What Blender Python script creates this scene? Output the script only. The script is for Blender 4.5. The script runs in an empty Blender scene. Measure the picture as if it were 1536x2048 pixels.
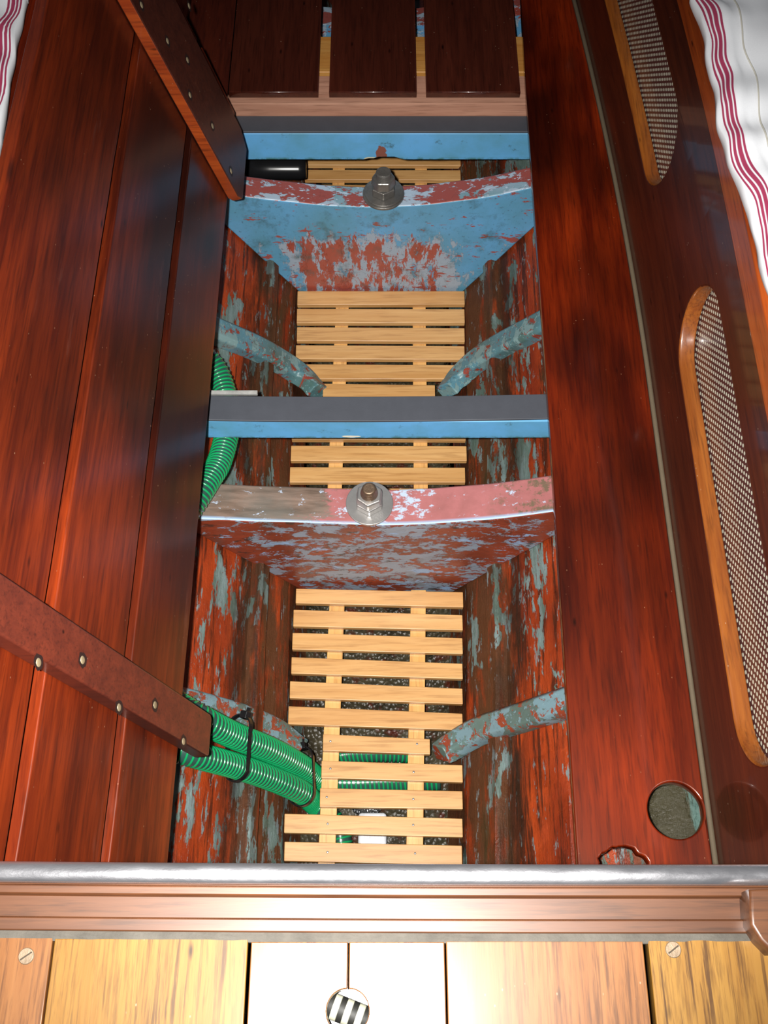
import bpy, bmesh, math, random
from mathutils import Vector, Matrix, noise as mnoise
random.seed(7)
C = bpy.context.scene.collection
SC = bpy.context.scene
# ------------------------------------------------------------------ camera
H = 1.4; TH = math.radians(63); F = 2100.0
cam_d = bpy.data.cameras.new('camera'); cam = bpy.data.objects.new('camera', cam_d); C.objects.link(cam)
cam.location = (0, 0, H); cam.rotation_euler = (math.radians(27), 0, 0)
cam_d.sensor_fit = 'VERTICAL'; cam_d.sensor_height = 36; cam_d.lens = 36 * F / 2048
cam_d.clip_start = .01; SC.camera = cam
# ------------------------------------------------------------------ world, flash, exposure
SC.view_settings.view_transform = 'Standard'; SC.view_settings.look = 'None'
SC.view_settings.exposure = 0.0; SC.view_settings.gamma = 1; SC.view_settings.use_curve_mapping = False
w = bpy.data.worlds.new('world'); SC.world = w; w.use_nodes = True
w.node_tree.nodes['Background'].inputs[0].default_value = (.60, .68, .85, 1)
w.node_tree.nodes['Background'].inputs[1].default_value = .06
def lamp(name, kind, loc, energy, color=(1, 1, 1), **k):
    d = bpy.data.lights.new(name, kind); d.energy = energy; d.color = color
    for a, v in k.items(): setattr(d, a, v)
    o = bpy.data.objects.new(name, d); o.location = loc; C.objects.link(o); return o
fl = lamp('camera_flash', 'SPOT', (-.045, .0, H + .03), 270, (1, .97, .92), shadow_soft_size=.012,
          spot_size=math.radians(80), spot_blend=1.0)
fl.rotation_euler = (math.radians(25), 0, 0)

# ------------------------------------------------------------------ pixel -> place helpers (used to measure the place once)
def ray(px, py):
    a = (px - 768) / F; b = (1024 - py) / F; c, s = math.cos(TH), math.sin(TH)
    return Vector((a, c + b * s, -s + b * c))
O = Vector((0, 0, H))
def atz(px, py, z):
    d = ray(px, py); return O + d * ((z - H) / d.z)
def aty(px, py, y):
    d = ray(px, py); return O + d * (y / d.y)
def xr(Y):   # hull foot, right side, at z=-.37
    return lerp_tab(Y, [(-.3, .12), (.27, .134), (.74, .152), (1.03, .166), (1.43, .174), (2.4, .16)])
def xl(Y):
    return lerp_tab(Y, [(-.3, -.165), (.27, -.168), (.74, -.172), (1.03, -.184), (1.43, -.187), (2.4, -.17)])
def lerp_tab(v, t):
    if v <= t[0][0]: return t[0][1]
    for (a, b), (c, d) in zip(t, t[1:]):
        if v <= c: return b + (d - b) * (v - a) / (c - a)
    return t[-1][1]
SL = .64
def hull_hit(px, py, off=0.0, zmin=-.36):
    """where the line of sight meets the hull's inner skin (lifted by off)"""
    d = ray(px, py); side = 1 if px > 768 else -1
    Y = .8
    for _ in range(8):
        x0 = (xr(Y) if side > 0 else xl(Y)) - side * off / .843
        # x0 + side*SL*(z+.37) = x
        t = (x0 + side * SL * (H + .37)) / (d.x - side * SL * d.z)
        p = O + d * t; Y = p.y
    if p.z < zmin: p = atz(px, py, zmin)
    return p

# ------------------------------------------------------------------ object helpers
def link(name, me, mat=None, parent=None, smooth=False, loc=None):
    o = bpy.data.objects.new(name, me); C.objects.link(o)
    if mat: me.materials.append(mat)
    if smooth:
        for p in me.polygons: p.use_smooth = True
    if parent is not None: o.parent = parent
    return o
def obj(name, bm, mat=None, parent=None, smooth=False, bevel=0, seg=2, angle=40):
    bmesh.ops.recalc_face_normals(bm, faces=bm.faces)
    me = bpy.data.meshes.new(name)
    off = Vector((0, 0, 0))
    if parent is None and bm.verts:
        xs = [v.co.x for v in bm.verts]; ys = [v.co.y for v in bm.verts]; zs = [v.co.z for v in bm.verts]
        off = Vector(((min(xs) + max(xs)) / 2, (min(ys) + max(ys)) / 2, min(zs)))
        for v in bm.verts: v.co -= off
    elif parent is not None:
        r = parent; o_ = Vector((0, 0, 0))
        while r is not None: o_ += r.location; r = r.parent
        for v in bm.verts: v.co -= o_
    bm.to_mesh(me); bm.free()
    o = link(name, me, mat, parent, smooth)
    if parent is None: o.location = off
    if bevel:
        m = o.modifiers.new('bevel', 'BEVEL'); m.width = bevel; m.segments = seg; m.limit_method = 'ANGLE'; m.angle_limit = math.radians(angle)
        for p in me.polygons: p.use_smooth = True
        m.harden_normals = True
    return o
def thing(name, loc, label, cat, group=None):
    o = bpy.data.objects.new(name, None); o.location = loc; o.empty_display_size = .05; C.objects.link(o)
    return tag(o, label, cat, group)
def tag(o, label, cat, group=None, kind=None):
    o['label'] = label; o['category'] = cat
    if group: o['group'] = group
    if kind: o['kind'] = kind
    return o
def struct(o, label=None):
    o['kind'] = 'structure'
    if label: o['label'] = label
    return o
def box(bm, x0, x1, y0, y1, z0, z1, M=None):
    vs = [bm.verts.new((x, y, z)) for x in (x0, x1) for y in (y0, y1) for z in (z0, z1)]
    for q in ((0, 1, 3, 2), (4, 6, 7, 5), (0, 4, 5, 1), (2, 3, 7, 6), (0, 2, 6, 4), (1, 5, 7, 3)):
        bm.faces.new([vs[i] for i in q])
    if M is not None:
        for v in vs: v.co = M @ v.co
    return vs
def hexa(bm, top, dz):
    """top: 4 points, extruded down by dz"""
    t = [bm.verts.new(p) for p in top]; b = [bm.verts.new(Vector(p) - Vector((0, 0, dz))) for p in top]
    bm.faces.new(t); bm.faces.new(b[::-1])
    for i in range(4): bm.faces.new((t[i], b[i], b[(i + 1) % 4], t[(i + 1) % 4]))
def plate(outer, holes, th, mapf, bev=.0015, cuts=()):
    """2D outline with holes -> solid plate with rounded edges; mapf(u, v, w) -> world, w in 0..-th"""
    cu = bpy.data.curves.new('outline', 'CURVE'); cu.dimensions = '2D'; cu.fill_mode = 'BOTH'
    cu.extrude = th / 2 - bev; cu.bevel_depth = bev; cu.bevel_resolution = 2
    for i, poly in enumerate([outer] + holes):
        s = cu.splines.new('POLY'); s.points.add(len(poly) - 1); s.use_cyclic_u = True
        for p, q in zip(s.points, poly): p.co = (q[0], q[1], 0, 1)
    cu.offset = -bev
    co = bpy.data.objects.new('outline', cu); C.objects.link(co)
    dg = bpy.context.evaluated_depsgraph_get()
    me = bpy.data.meshes.new_from_object(co.evaluated_get(dg))
    bm = bmesh.new(); bm.from_mesh(me); bpy.data.objects.remove(co); bpy.data.meshes.remove(me); bpy.data.curves.remove(cu)
    bmesh.ops.remove_doubles(bm, verts=bm.verts, dist=1e-5)
    for c in cuts:
        bmesh.ops.bisect_plane(bm, geom=bm.verts[:] + bm.edges[:] + bm.faces[:], plane_co=(0, c, 0), plane_no=(0, 1, 0))
    for v in bm.verts: v.co = mapf(v.co.x, v.co.y, v.co.z - th / 2)
    return bm
def rot_frame(path):
    T = []
    for i in range(len(path)):
        a = path[max(0, i - 1)]; b = path[min(len(path) - 1, i + 1)]; T.append((b - a).normalized())
    n = T[0].orthogonal().normalized(); fr = []
    for t in T:
        n = (n - t * n.dot(t)).normalized(); fr.append((t, n, t.cross(n)))
    return fr
def sweep(bm, path, rad, seg=10, closed=False, caps=True):
    """round sweep; rad number, list or (ru, rv)"""
    path = [Vector(p) for p in path]; fr = rot_frame(path); rings = []
    for i, (p, (t, n, b)) in enumerate(zip(path, fr)):
        r = rad[i] if isinstance(rad, list) else rad
        rings.append([bm.verts.new(p + (n * math.cos(2 * math.pi * k / seg) + b * math.sin(2 * math.pi * k / seg)) * r) for k in range(seg)])
    for a, b in zip(rings, rings[1:]):
        for k in range(seg): bm.faces.new((a[k], a[(k + 1) % seg], b[(k + 1) % seg], b[k]))
    if closed:
        a, b = rings[-1], rings[0]
        best = min(range(seg), key=lambda s: sum((a[k].co - b[(k + s) % seg].co).length for k in range(seg)))
        for k in range(seg): bm.faces.new((a[k], a[(k + 1) % seg], b[(k + 1 + best) % seg], b[(k + best) % seg]))
    elif caps:
        bm.faces.new(rings[0][::-1]); bm.faces.new(rings[-1])
    return rings
def section_sweep(bm, path, up, sec):
    """sweep a section [(side, up)] along path keeping 'up' direction"""
    rings = []; n = len(path)
    for i, p in enumerate(path):
        t = (path[min(n - 1, i + 1)] - path[max(0, i - 1)]).normalized()
        u = up[i] if isinstance(up, list) else up
        s = t.cross(u).normalized(); u2 = s.cross(t).normalized()
        rings.append([bm.verts.new(p + s * a + u2 * b) for a, b in sec])
    m = len(sec)
    for a, b in zip(rings, rings[1:]):
        for k in range(m): bm.faces.new((a[k], a[(k + 1) % m], b[(k + 1) % m], b[k]))
    bm.faces.new(rings[0][::-1]); bm.faces.new(rings[-1])
def spline(pts, n):
    """Catmull-Rom resample"""
    P = [Vector(p) for p in pts]; P = [P[0] * 2 - P[1]] + P + [P[-1] * 2 - P[-2]]; out = []
    for i in range(1, len(P) - 2):
        for k in range(n):
            t = k / n; a, b, c, d = P[i - 1:i + 3]
            out.append(.5 * ((2 * b) + (c - a) * t + (2 * a - 5 * b + 4 * c - d) * t * t + (3 * b - a - 3 * c + d) * t ** 3))
    out.append(P[-2]); return out
def resample(path, step):
    out = [path[0].copy()]; acc = 0
    for a, b in zip(path, path[1:]):
        L = (b - a).length
        while acc + L >= step:
            t = (step - acc) / L; a = a.lerp(b, t); out.append(a.copy()); L = (b - a).length; acc = 0
        acc += L
    return out

# ------------------------------------------------------------------ material helpers
class N:
    def __init__(s, name):
        s.m = bpy.data.materials.new(name); s.m.use_nodes = True; s.t = s.m.node_tree; s.n = s.t.nodes; s.l = s.t.links
        s.b = s.n['Principled BSDF']; s.tc = s.n.new('ShaderNodeTexCoord')
    def set(s, **k):
        for a, v in k.items():
            key = {'rough': 'Roughness', 'metal': 'Metallic', 'coat': 'Coat Weight', 'coatr': 'Coat Roughness', 'spec': 'Specular IOR Level', 'col': 'Base Color',
                   'emis': 'Emission Strength', 'trans': 'Transmission Weight', 'sheen': 'Sheen Weight'}[a]
            if hasattr(v, 'is_linked') or isinstance(v, bpy.types.NodeSocket): s.l.new(v, s.b.inputs[key])
            else: s.b.inputs[key].default_value = (*v, 1) if isinstance(v, tuple) and len(v) == 3 else v
    def coord(s, scale=(1, 1, 1), loc=(0, 0, 0), rot=(0, 0, 0)):
        m = s.n.new('ShaderNodeMapping'); s.l.new(s.tc.outputs['Object'], m.inputs[0])
        m.inputs['Scale'].default_value = scale; m.inputs['Location'].default_value = loc; m.inputs['Rotation'].default_value = rot
        return m.outputs[0]
    def noise(s, scale, det=6, rough=.6, vec=None, dist=0.0):
        x = s.n.new('ShaderNodeTexNoise'); x.inputs['Scale'].default_value = scale; x.inputs['Detail'].default_value = det
        x.inputs['Roughness'].default_value = rough; x.inputs['Distortion'].default_value = dist
        s.l.new(vec if vec is not None else s.coord(), x.inputs['Vector']); return x.outputs['Fac']
    def voro(s, scale, vec=None, out='Distance'):
        x = s.n.new('ShaderNodeTexVoronoi'); x.inputs['Scale'].default_value = scale
        s.l.new(vec if vec is not None else s.coord(), x.inputs['Vector']); return x.outputs[out]
    def ramp(s, fac, a, b, ca=0.0, cb=1.0):
        x = s.n.new('ShaderNodeMapRange'); x.inputs[1].default_value = a; x.inputs[2].default_value = b
        x.inputs[3].default_value = ca; x.inputs[4].default_value = cb; x.clamp = True; s.l.new(fac, x.inputs[0]); return x.outputs[0]
    def math(s, op, a, b=0.0, c=0.0):
        x = s.n.new('ShaderNodeMath'); x.operation = op
        for i, v in enumerate((a, b, c)):
            if isinstance(v, (int, float)): x.inputs[i].default_value = v
            else: s.l.new(v, x.inputs[i])
        return x.outputs[0]
    def mix(s, fac, a, b, mode='MIX'):
        x = s.n.new('ShaderNodeMix'); x.data_type = 'RGBA'; x.blend_type = mode
        for i, v in ((0, fac), (6, a), (7, b)):
            if isinstance(v, (int, float)): x.inputs[i].default_value = v
            elif isinstance(v, tuple): x.inputs[i].default_value = (*v, 1)
            else: s.l.new(v, x.inputs[i])
        return x.outputs[2]
    def xyz(s, vec=None):
        x = s.n.new('ShaderNodeSeparateXYZ'); s.l.new(vec if vec is not None else s.tc.outputs['Object'], x.inputs[0]); return x.outputs
    def bump(s, h, strength=.3, dist=.002):
        x = s.n.new('ShaderNodeBump'); x.inputs['Strength'].default_value = strength; x.inputs['Distance'].default_value = dist
        s.l.new(h, x.inputs['Height']); s.l.new(x.outputs[0], s.b.inputs['Normal']); return x

def wood(name, dark, mid, light, axis='y', rough=.4, coat=0.0, coatr=.08, gs=1.0, specks=True, seed=0, stain=.5, spec=.5, wear=0, patch=None, tint=None, streak=0):
    s = N(name)
    st = {'x': (.06, 1, 1), 'y': (1, .06, 1), 'z': (1, 1, .06)}[axis]
    loc = (seed * 1.7, seed * .9, seed * 2.3)
    v = s.coord(st, loc)
    g1 = s.noise(55 * gs, 6, .65, v, .4); g2 = s.noise(260 * gs, 4, .6, v)
    big = s.noise(5, 4, .55, s.coord(tuple(max(.25, q) for q in st), loc))
    c = s.mix(s.ramp(g1, .35, .68), mid, light)
    c = s.mix(s.ramp(big, .35, .72, 0, stain), c, dark)
    c = s.mix(s.ramp(g2, .50, .70, 0, .55), c, dark)
    if patch:   # uneven worn finish, its dark areas also standing in for flash falloff
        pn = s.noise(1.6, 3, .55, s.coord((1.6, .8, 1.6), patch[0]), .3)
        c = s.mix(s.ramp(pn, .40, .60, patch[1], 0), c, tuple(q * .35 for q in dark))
    if streak:
        sv = s.coord({'x': (.03, 1, 1), 'y': (1, .03, 1)}[axis], (loc[0] + 3, 1, 1)); sn = s.noise(210, 5, .7, sv, .1)
        c = s.mix(s.math('MULTIPLY', s.ramp(sn, .52, .60), s.ramp(s.noise(9, 4, .6, s.coord(loc=(seed, 2, 1))), .35, .6, .15, streak)), c, tuple(q * .8 for q in dark))
    if tint: s.b.inputs['Coat Tint'].default_value = (*tint, 1)
    if specks:
        k = s.voro(120, s.coord((1, .6, 1), loc)); big2 = s.noise(30, 2, .5, s.coord((1, 1, 1), (3, 1, seed)))
        m = s.math('MULTIPLY', s.ramp(k, .10, .04), s.ramp(big2, .55, .62))
        c = s.mix(s.math('MULTIPLY', m, .6), c, (.45, .33, .22))
        kd = s.voro(28, s.coord(tuple(max(.35, q) for q in st), (9, 4, seed)))
        c = s.mix(s.ramp(kd, .09, .03, 0, .85), c, tuple(q * .15 for q in dark))
    if wear:
        kb = s.voro(7, s.coord(tuple(max(.40, q) for q in st), (seed + .3, 1.1, 2))); c = s.mix(s.ramp(kb, .085, .05, 0, .9), c, (.008, .004, .004))
        wv = s.noise(14, 6, .7, s.coord(tuple(max(.16, q) for q in st), (2, seed, 5)))
        c = s.mix(s.ramp(wv, .62, .78, 0, wear), c, (.20, .10, .085))
    s.set(col=c, rough=rough, coat=coat, coatr=coatr, spec=spec)
    s.bump(g1, .12, .001)
    return s.m

def plain(name, col, rough=.5, metal=0, coat=0, spec=.5, bump=0, var=.25, bs=300):
    s = N(name); n = s.noise(40, 5, .6)
    c = s.mix(s.ramp(n, .35, .7, 0, var), col, tuple(q * .45 for q in col))
    s.set(col=c, rough=rough, metal=metal, coat=coat, spec=spec)
    if bump: s.bump(s.noise(bs, 3, .6), bump, .001)
    return s.m

SEAM = .247
def hull_mat(name, seed):
    s = N(name); L = (seed * 3.1, seed, seed * 2)
    st = s.coord((1, .22, 1), L); st2 = s.coord((1, .07, 1), L)
    base = s.mix(s.ramp(s.noise(18, 5, .6, st), .35, .65), (.62, .092, .018), (.36, .045, .013))
    base = s.mix(s.ramp(s.noise(60, 7, .75, st2), .50, .58, 0, .85), base, (.06, .020, .011))       # dark grain and cracks
    x, y, z = s.xyz(); zz = s.math('ADD', z, s.math('MULTIPLY', s.math('SUBTRACT', s.noise(14, 5, .6, st), .5), .035))
    low = s.ramp(zz, SEAM + .010, SEAM - .006)                                                      # the lowest strake is worn to brown wood
    base = s.mix(s.math('MULTIPLY', low, s.ramp(s.noise(26, 6, .7, st), .36, .50)), base, (.17, .065, .028))
    n1 = s.noise(24, 10, .70, s.coord((1, .30, 1), (L[0] + 4, 2, 1)), .2)
    big = s.noise(5, 3, .5, s.coord((1, .5, 1), (L[0] + 9, 2, 1)))
    n1 = s.math('ADD', n1, s.math('MULTIPLY', s.math('SUBTRACT', big, .5), .35))
    fl = s.ramp(n1, .555, .565)
    flc = s.mix(s.ramp(s.noise(50, 5, .65, st), .4, .6), (.32, .43, .43), (.17, .25, .21))
    c = s.mix(fl, base, flc)
    n2 = s.noise(70, 7, .72, s.coord((1, .22, 1), (1, L[1] + 5, 1)))
    c = s.mix(s.ramp(n2, .60, .615), c, (.30, .36, .37))
    g = s.noise(26, 7, .72, s.coord((1, .2, 1), (7, 3, L[2])))
    c = s.mix(s.ramp(g, .60, .72, 0, .8), c, (.06, .06, .025))
    c = s.mix(s.ramp(z, .383, .395), c, s.mix(s.ramp(s.noise(12, 6, .7, s.coord((1, .15, 1))), .47, .52), (.14, .25, .22), (.075, .065, .03)))   # bare green-brown planking beneath the side boards
    seam = s.math('ABSOLUTE', s.math('SUBTRACT', z, SEAM + .004))                                    # dirt lodged in the seam
    dirt = s.math('MULTIPLY', s.ramp(seam, .030, .006), s.ramp(s.noise(36, 6, .7, st), .38, .52))
    c = s.mix(s.math('MULTIPLY', dirt, .8), c, (.035, .024, .014))
    s.set(col=c, rough=s.ramp(s.noise(30, 3), .3, .7, .25, .55))
    hgt = s.math('ADD', s.math('MULTIPLY', fl, .5), s.math('ADD', s.noise(60, 7, .75, st2), s.math('MULTIPLY', s.noise(200, 4, .6), .4)))
    s.bump(hgt, .6, .004)
    return s.m

def paint_mat(name, base, base2, red, grey, amt_red=.6, amt_grey=.6, st=(1, 1, 1), rot=(0, 0, 0), seed=0, topfade=None, rough=.4, sc=1.0):
    """layers of old paint: base coat, worn through to grey undercoat and red; topfade=(z0,z1) keeps base near the top"""
    s = N(name); L = (seed, seed * 2.2, seed * .7)
    c = s.mix(s.ramp(s.noise(9, 5, .6, s.coord(loc=L)), .35, .68), base, base2)
    v = s.coord(st, L, rot)
    n = s.noise(16 * sc, 9, .66, v, .35); n2 = s.noise(24 * sc, 9, .7, s.coord(st, (L[0] + 5, 1, 2), rot), .5)
    bx = 0.0
    if topfade:
        x, y, z = s.xyz(); bx = s.ramp(z, topfade[0], topfade[1], 0, -.16)
        ax = s.math('ABSOLUTE', x); bx = s.math('ADD', bx, s.ramp(ax, .14, .24, 0, -.10))
        n = s.math('ADD', n, bx); n2 = s.math('ADD', n2, bx)
    g = s.ramp(n, .56 - .12 * amt_grey, .575 - .12 * amt_grey); r = s.ramp(n2, .60 - .13 * amt_red, .612 - .13 * amt_red)
    c = s.mix(g, c, grey); c = s.mix(r, c, red)
    f = s.noise(80 * sc, 6, .7, v); c = s.mix(s.ramp(f, .60, .63), c, tuple(min(1, q * 1.25) for q in grey))
    f2 = s.noise(70 * sc, 6, .7, s.coord(st, (3, L[1], 8), rot)); c = s.mix(s.ramp(f2, .64, .66, 0, .8), c, tuple(q * .8 for q in red))
    d = s.noise(34, 7, .72, s.coord((1, 1, 1), (2, 9, L[2]))); c = s.mix(s.ramp(d, .60, .72, 0, .8), c, (.03, .035, .022))
    s.set(col=c, rough=rough)
    s.bump(s.math('ADD', s.math('MULTIPLY', g, -.3), s.math('MULTIPLY', r, -.5)), .6, .002)
    return s.m

BLUE = (.10, .30, .56); BLUE2 = (.075, .24, .36); TEAL = (.085, .19, .20); RED = (.25, .045, .032); GREY = (.27, .34, .42)
PY = 28.4; PY2 = 1.4  # noise offsets that leave near ends pale, far ends darkened like flash falloff
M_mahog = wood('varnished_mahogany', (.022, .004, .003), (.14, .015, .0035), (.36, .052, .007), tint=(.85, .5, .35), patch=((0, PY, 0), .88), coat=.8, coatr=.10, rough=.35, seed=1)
M_mahog2 = wood('dark_varnished_mahogany', (.010, .0025, .002), (.042, .0065, .0035), (.075, .012, .005), coat=.55, coatr=.12, rough=.35, seed=2, stain=.35)
M_face = wood('settee_mahogany', (.012, .004, .003), (.038, .007, .003), (.085, .016, .005), coat=.45, coatr=.07, rough=.35, seed=3, stain=.4)
M_ledge = wood('slot_edge_mahogany', (.05, .013, .004), (.21, .052, .008), (.36, .11, .015), coat=.5, coatr=.1, rough=.35, seed=4, stain=.5)
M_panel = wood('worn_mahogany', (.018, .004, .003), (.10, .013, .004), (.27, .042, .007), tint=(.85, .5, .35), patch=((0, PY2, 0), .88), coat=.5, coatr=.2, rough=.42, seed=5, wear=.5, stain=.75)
M_cleat = wood('cleat_mahogany', (.03, .007, .005), (.10, .018, .010), (.17, .03, .014), axis='x', coat=.3, coatr=.25, rough=.45, seed=6, wear=.5)
M_raw = wood('raw_mahogany', (.17, .075, .045), (.36, .17, .11), (.47, .25, .17), axis='x', rough=.7, seed=7, specks=False, stain=.3)
M_pine = wood('pine_slat', (.24, .10, .026), (.48, .245, .08), (.61, .36, .145), axis='x', rough=.38, coat=.25, coatr=.2, seed=8, specks=False, stain=.25, gs=.7)
M_pineR = wood('pine_rail', (.28, .12, .03), (.56, .29, .08), (.68, .40, .14), axis='y', rough=.4, coat=.2, seed=9, specks=False, stain=.25)
M_oak = wood('oiled_teak', (.060, .020, .004), (.26, .120, .018), (.34, .175, .032), axis='y', rough=.5, coat=.8, coatr=.15, spec=.3, streak=.85, seed=10, stain=.35, gs=1.6)
M_oak2 = wood('reddish_teak', (.055, .017, .006), (.22, .080, .019), (.30, .125, .036), axis='y', rough=.5, coat=1, coatr=.21, spec=.3, streak=.6, seed=11, stain=.35, gs=1.5)
M_sill = wood('sill_mahogany', (.028, .010, .004), (.095, .032, .011), (.155, .058, .022), axis='x', rough=.45, coat=.3, coatr=.3, seed=12, specks=False, stain=.4)
M_caulk = plain('grey_caulk', (.10, .075, .045), .8, bump=.3)
M_caulk2 = plain('dark_caulk', (.10, .09, .075), .8, bump=.6, var=.7)
M_rubber = plain('black_rubber', (.050, .055, .068), .55, bump=.1, var=.2)
M_blackplastic = plain('black_plastic', (.008, .008, .009), .25)
M_green = plain('green_hose_rib', (.006, .24, .080), .22, coat=.5, var=.1)
M_tube = plain('smoky_hose_wall', (.022, .060, .050), .25, coat=.3, var=.2)
M_steel = plain('stainless_steel', (.42, .41, .40), .32, .75, bump=.15, bs=500, var=.3)
M_steel2 = plain('worn_bolt_steel', (.24, .23, .215), .34, .7, bump=.5, bs=350, var=.7)
M_rust = plain('brown_stained_bolt_end', (.22, .15, .10), .4, .7, bump=.8, bs=200, var=.8)
M_white = plain('pale_plastic', (.62, .64, .68), .4, bump=.6, bs=120, var=.5)
M_stain = plain('black_iron_stain', (.022, .010, .009), .5)
M_cleat2 = wood('dark_cleat_mahogany', (.014, .004, .003), (.045, .010, .006), (.075, .017, .009), axis='x', coat=.3, coatr=.25, rough=.45, seed=16, wear=.3)
M_plug = plain('nail_head', (.42, .34, .21), .4, .4, bump=.4, bs=400, var=.6)
M_hullL = hull_mat('flaking_red_hull_paint', 1); M_hullR = hull_mat('flaking_red_hull_paint_b', 2)

def chip(s, c, cx, cz, rx, rz, col, n):
    x, y, z = s.xyz()
    a = s.math('POWER', s.math('DIVIDE', s.math('SUBTRACT', x, cx), rx), 2.0)
    b = s.math('POWER', s.math('DIVIDE', s.math('SUBTRACT', z, cz), rz), 2.0)
    d = s.math('ADD', s.math('ADD', a, b), s.math('MULTIPLY', s.math('SUBTRACT', n, .5), 2.2))
    return s.mix(s.ramp(d, 1.05, .95), c, col)
def beam_mat(name, chips, seed):
    s = N(name)
    n0 = s.noise(10, 5, .6, s.coord((1, 1, 1), (seed, 0, 0)))
    c = s.mix(s.ramp(n0, .38, .66), (.11, .34, .62), (.09, .27, .40))
    n1 = s.noise(42, 7, .72, s.coord((1, 1, 1), (seed, 3, 0)))
    c = s.mix(s.ramp(n1, .60, .70, 0, .7), c, (.04, .07, .045))
    x, y, z = s.xyz(); low = s.ramp(z, .008, .0)
    c = s.mix(s.math('MULTIPLY', low, s.ramp(n1, .45, .55)), c, (.04, .11, .05))
    n2 = s.noise(90, 5, .6)
    for q in chips: c = chip(s, c, *q, n2)
    s.set(col=c, rough=.42); s.bump(s.noise(90, 4, .6, s.coord((.3, 1, 1))), .15, .001)
    return s.m

# ================================================================== THE SETTING
# hull skins: strakes with a proud seam batten
def hull(side):
    fx = xr if side > 0 else xl
    # (height above -.37 along slope z, inward bump)
    prof = [(-.52, .02), (-.375, 0), (-.372, 0), (-.345, .0), (-.315, -.002), (-.306, -.001), (-.305, .013), (-.300, .019), (-.284, .020), (-.279, .016),
            (-.277, .001), (-.24, .0), (-.20, -.001), (-.16, -.001), (-.13, -.018), (-.10, -.045), (-.06, -.085), (-.024, -.125)]
    bm = bmesh.new(); rows = []
    ys = [-.25 + i * .025 for i in range(110)]
    for Y in ys:
        row = []
        for z, b in prof:
            wob = mnoise.noise(Vector((Y * 4, z * 30, side))) * .0035 + mnoise.noise(Vector((Y * 16, z * 60, side * 3))) * .0012
            x0 = fx(Y) + side * SL * (z + .37) if z > -.375 else fx(Y) + side * .25 * (z + .37)
            nn = Vector((-side * .843, 0, .539))
            p = Vector((x0, Y, z)) + nn * (b + wob)
            row.append(bm.verts.new(p))
        rows.append(row)
    for a, b in zip(rows, rows[1:]):
        for i in range(len(prof) - 1): bm.faces.new((a[i], a[i + 1], b[i + 1], b[i]))
    # outer skin for thickness
    r = bmesh.ops.solidify(bm, geom=bm.faces[:], thickness=-.03 if side > 0 else .03)
    return bm
struct(obj('wall_right', hull(1), M_hullR, smooth=False))
struct(obj('wall_left', hull(-1), M_hullL, smooth=False))
for n_ in ('wall_left', 'wall_right'):
    me_ = bpy.data.objects[n_].data
    for p in me_.polygons: p.use_smooth = True
    bm = bmesh.new(); bm.from_mesh(me_)
    for e in bm.edges:
        if len(e.link_faces) == 2 and abs((e.verts[0].co - e.verts[1].co).normalized().y) > .8 and e.calc_face_angle(0) > .45: e.smooth = False
    bm.to_mesh(me_); bm.free()
# bilge bottom
s = N('wet_bilge_cement')
n = s.noise(14, 6, .7); c = s.mix(s.ramp(n, .35, .65), (.028, .022, .012), (.10, .085, .05))
c = s.mix(s.ramp(s.voro(110), .25, .12, 0, .5), c, (.20, .18, .13)); c = s.mix(s.ramp(s.noise(30, 5), .55, .65), c, (.10, .02, .01))
s.set(col=c, rough=.38); s.bump(s.math('ADD', s.voro(130), s.noise(40, 4)), .6, .005)
M_bilge = s.m
bm = bmesh.new(); g = []
for i in range(90):
    Y = -.25 + i * .03; r = []
    for k in range(15):
        x = -.16 + k * .3 / 14
        r.append(bm.verts.new((x, Y, -.462 + mnoise.noise(Vector((x * 22, Y * 22, 0))) * .010 + (abs(x + .01) / .15) ** 3 * .03)))
    g.append(r)
for a, b in zip(g, g[1:]):
    for k in range(14): bm.faces.new((a[k], a[k + 1], b[k + 1], b[k]))
bmesh.ops.solidify(bm, geom=bm.faces[:], thickness=.03)
struct(obj('floor', bm, M_bilge, smooth=True))
# aft bulkhead under the sill and the forward end
bm = bmesh.new(); box(bm, -.9, .9, .085, .103, -.47, .405); struct(obj('wall_aft', bm, M_mahog2))
bm = bmesh.new(); box(bm, -.9, .9, 2.44, 2.47, -.5, 1.9); struct(obj('wall_forward', bm, M_mahog2))

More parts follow.
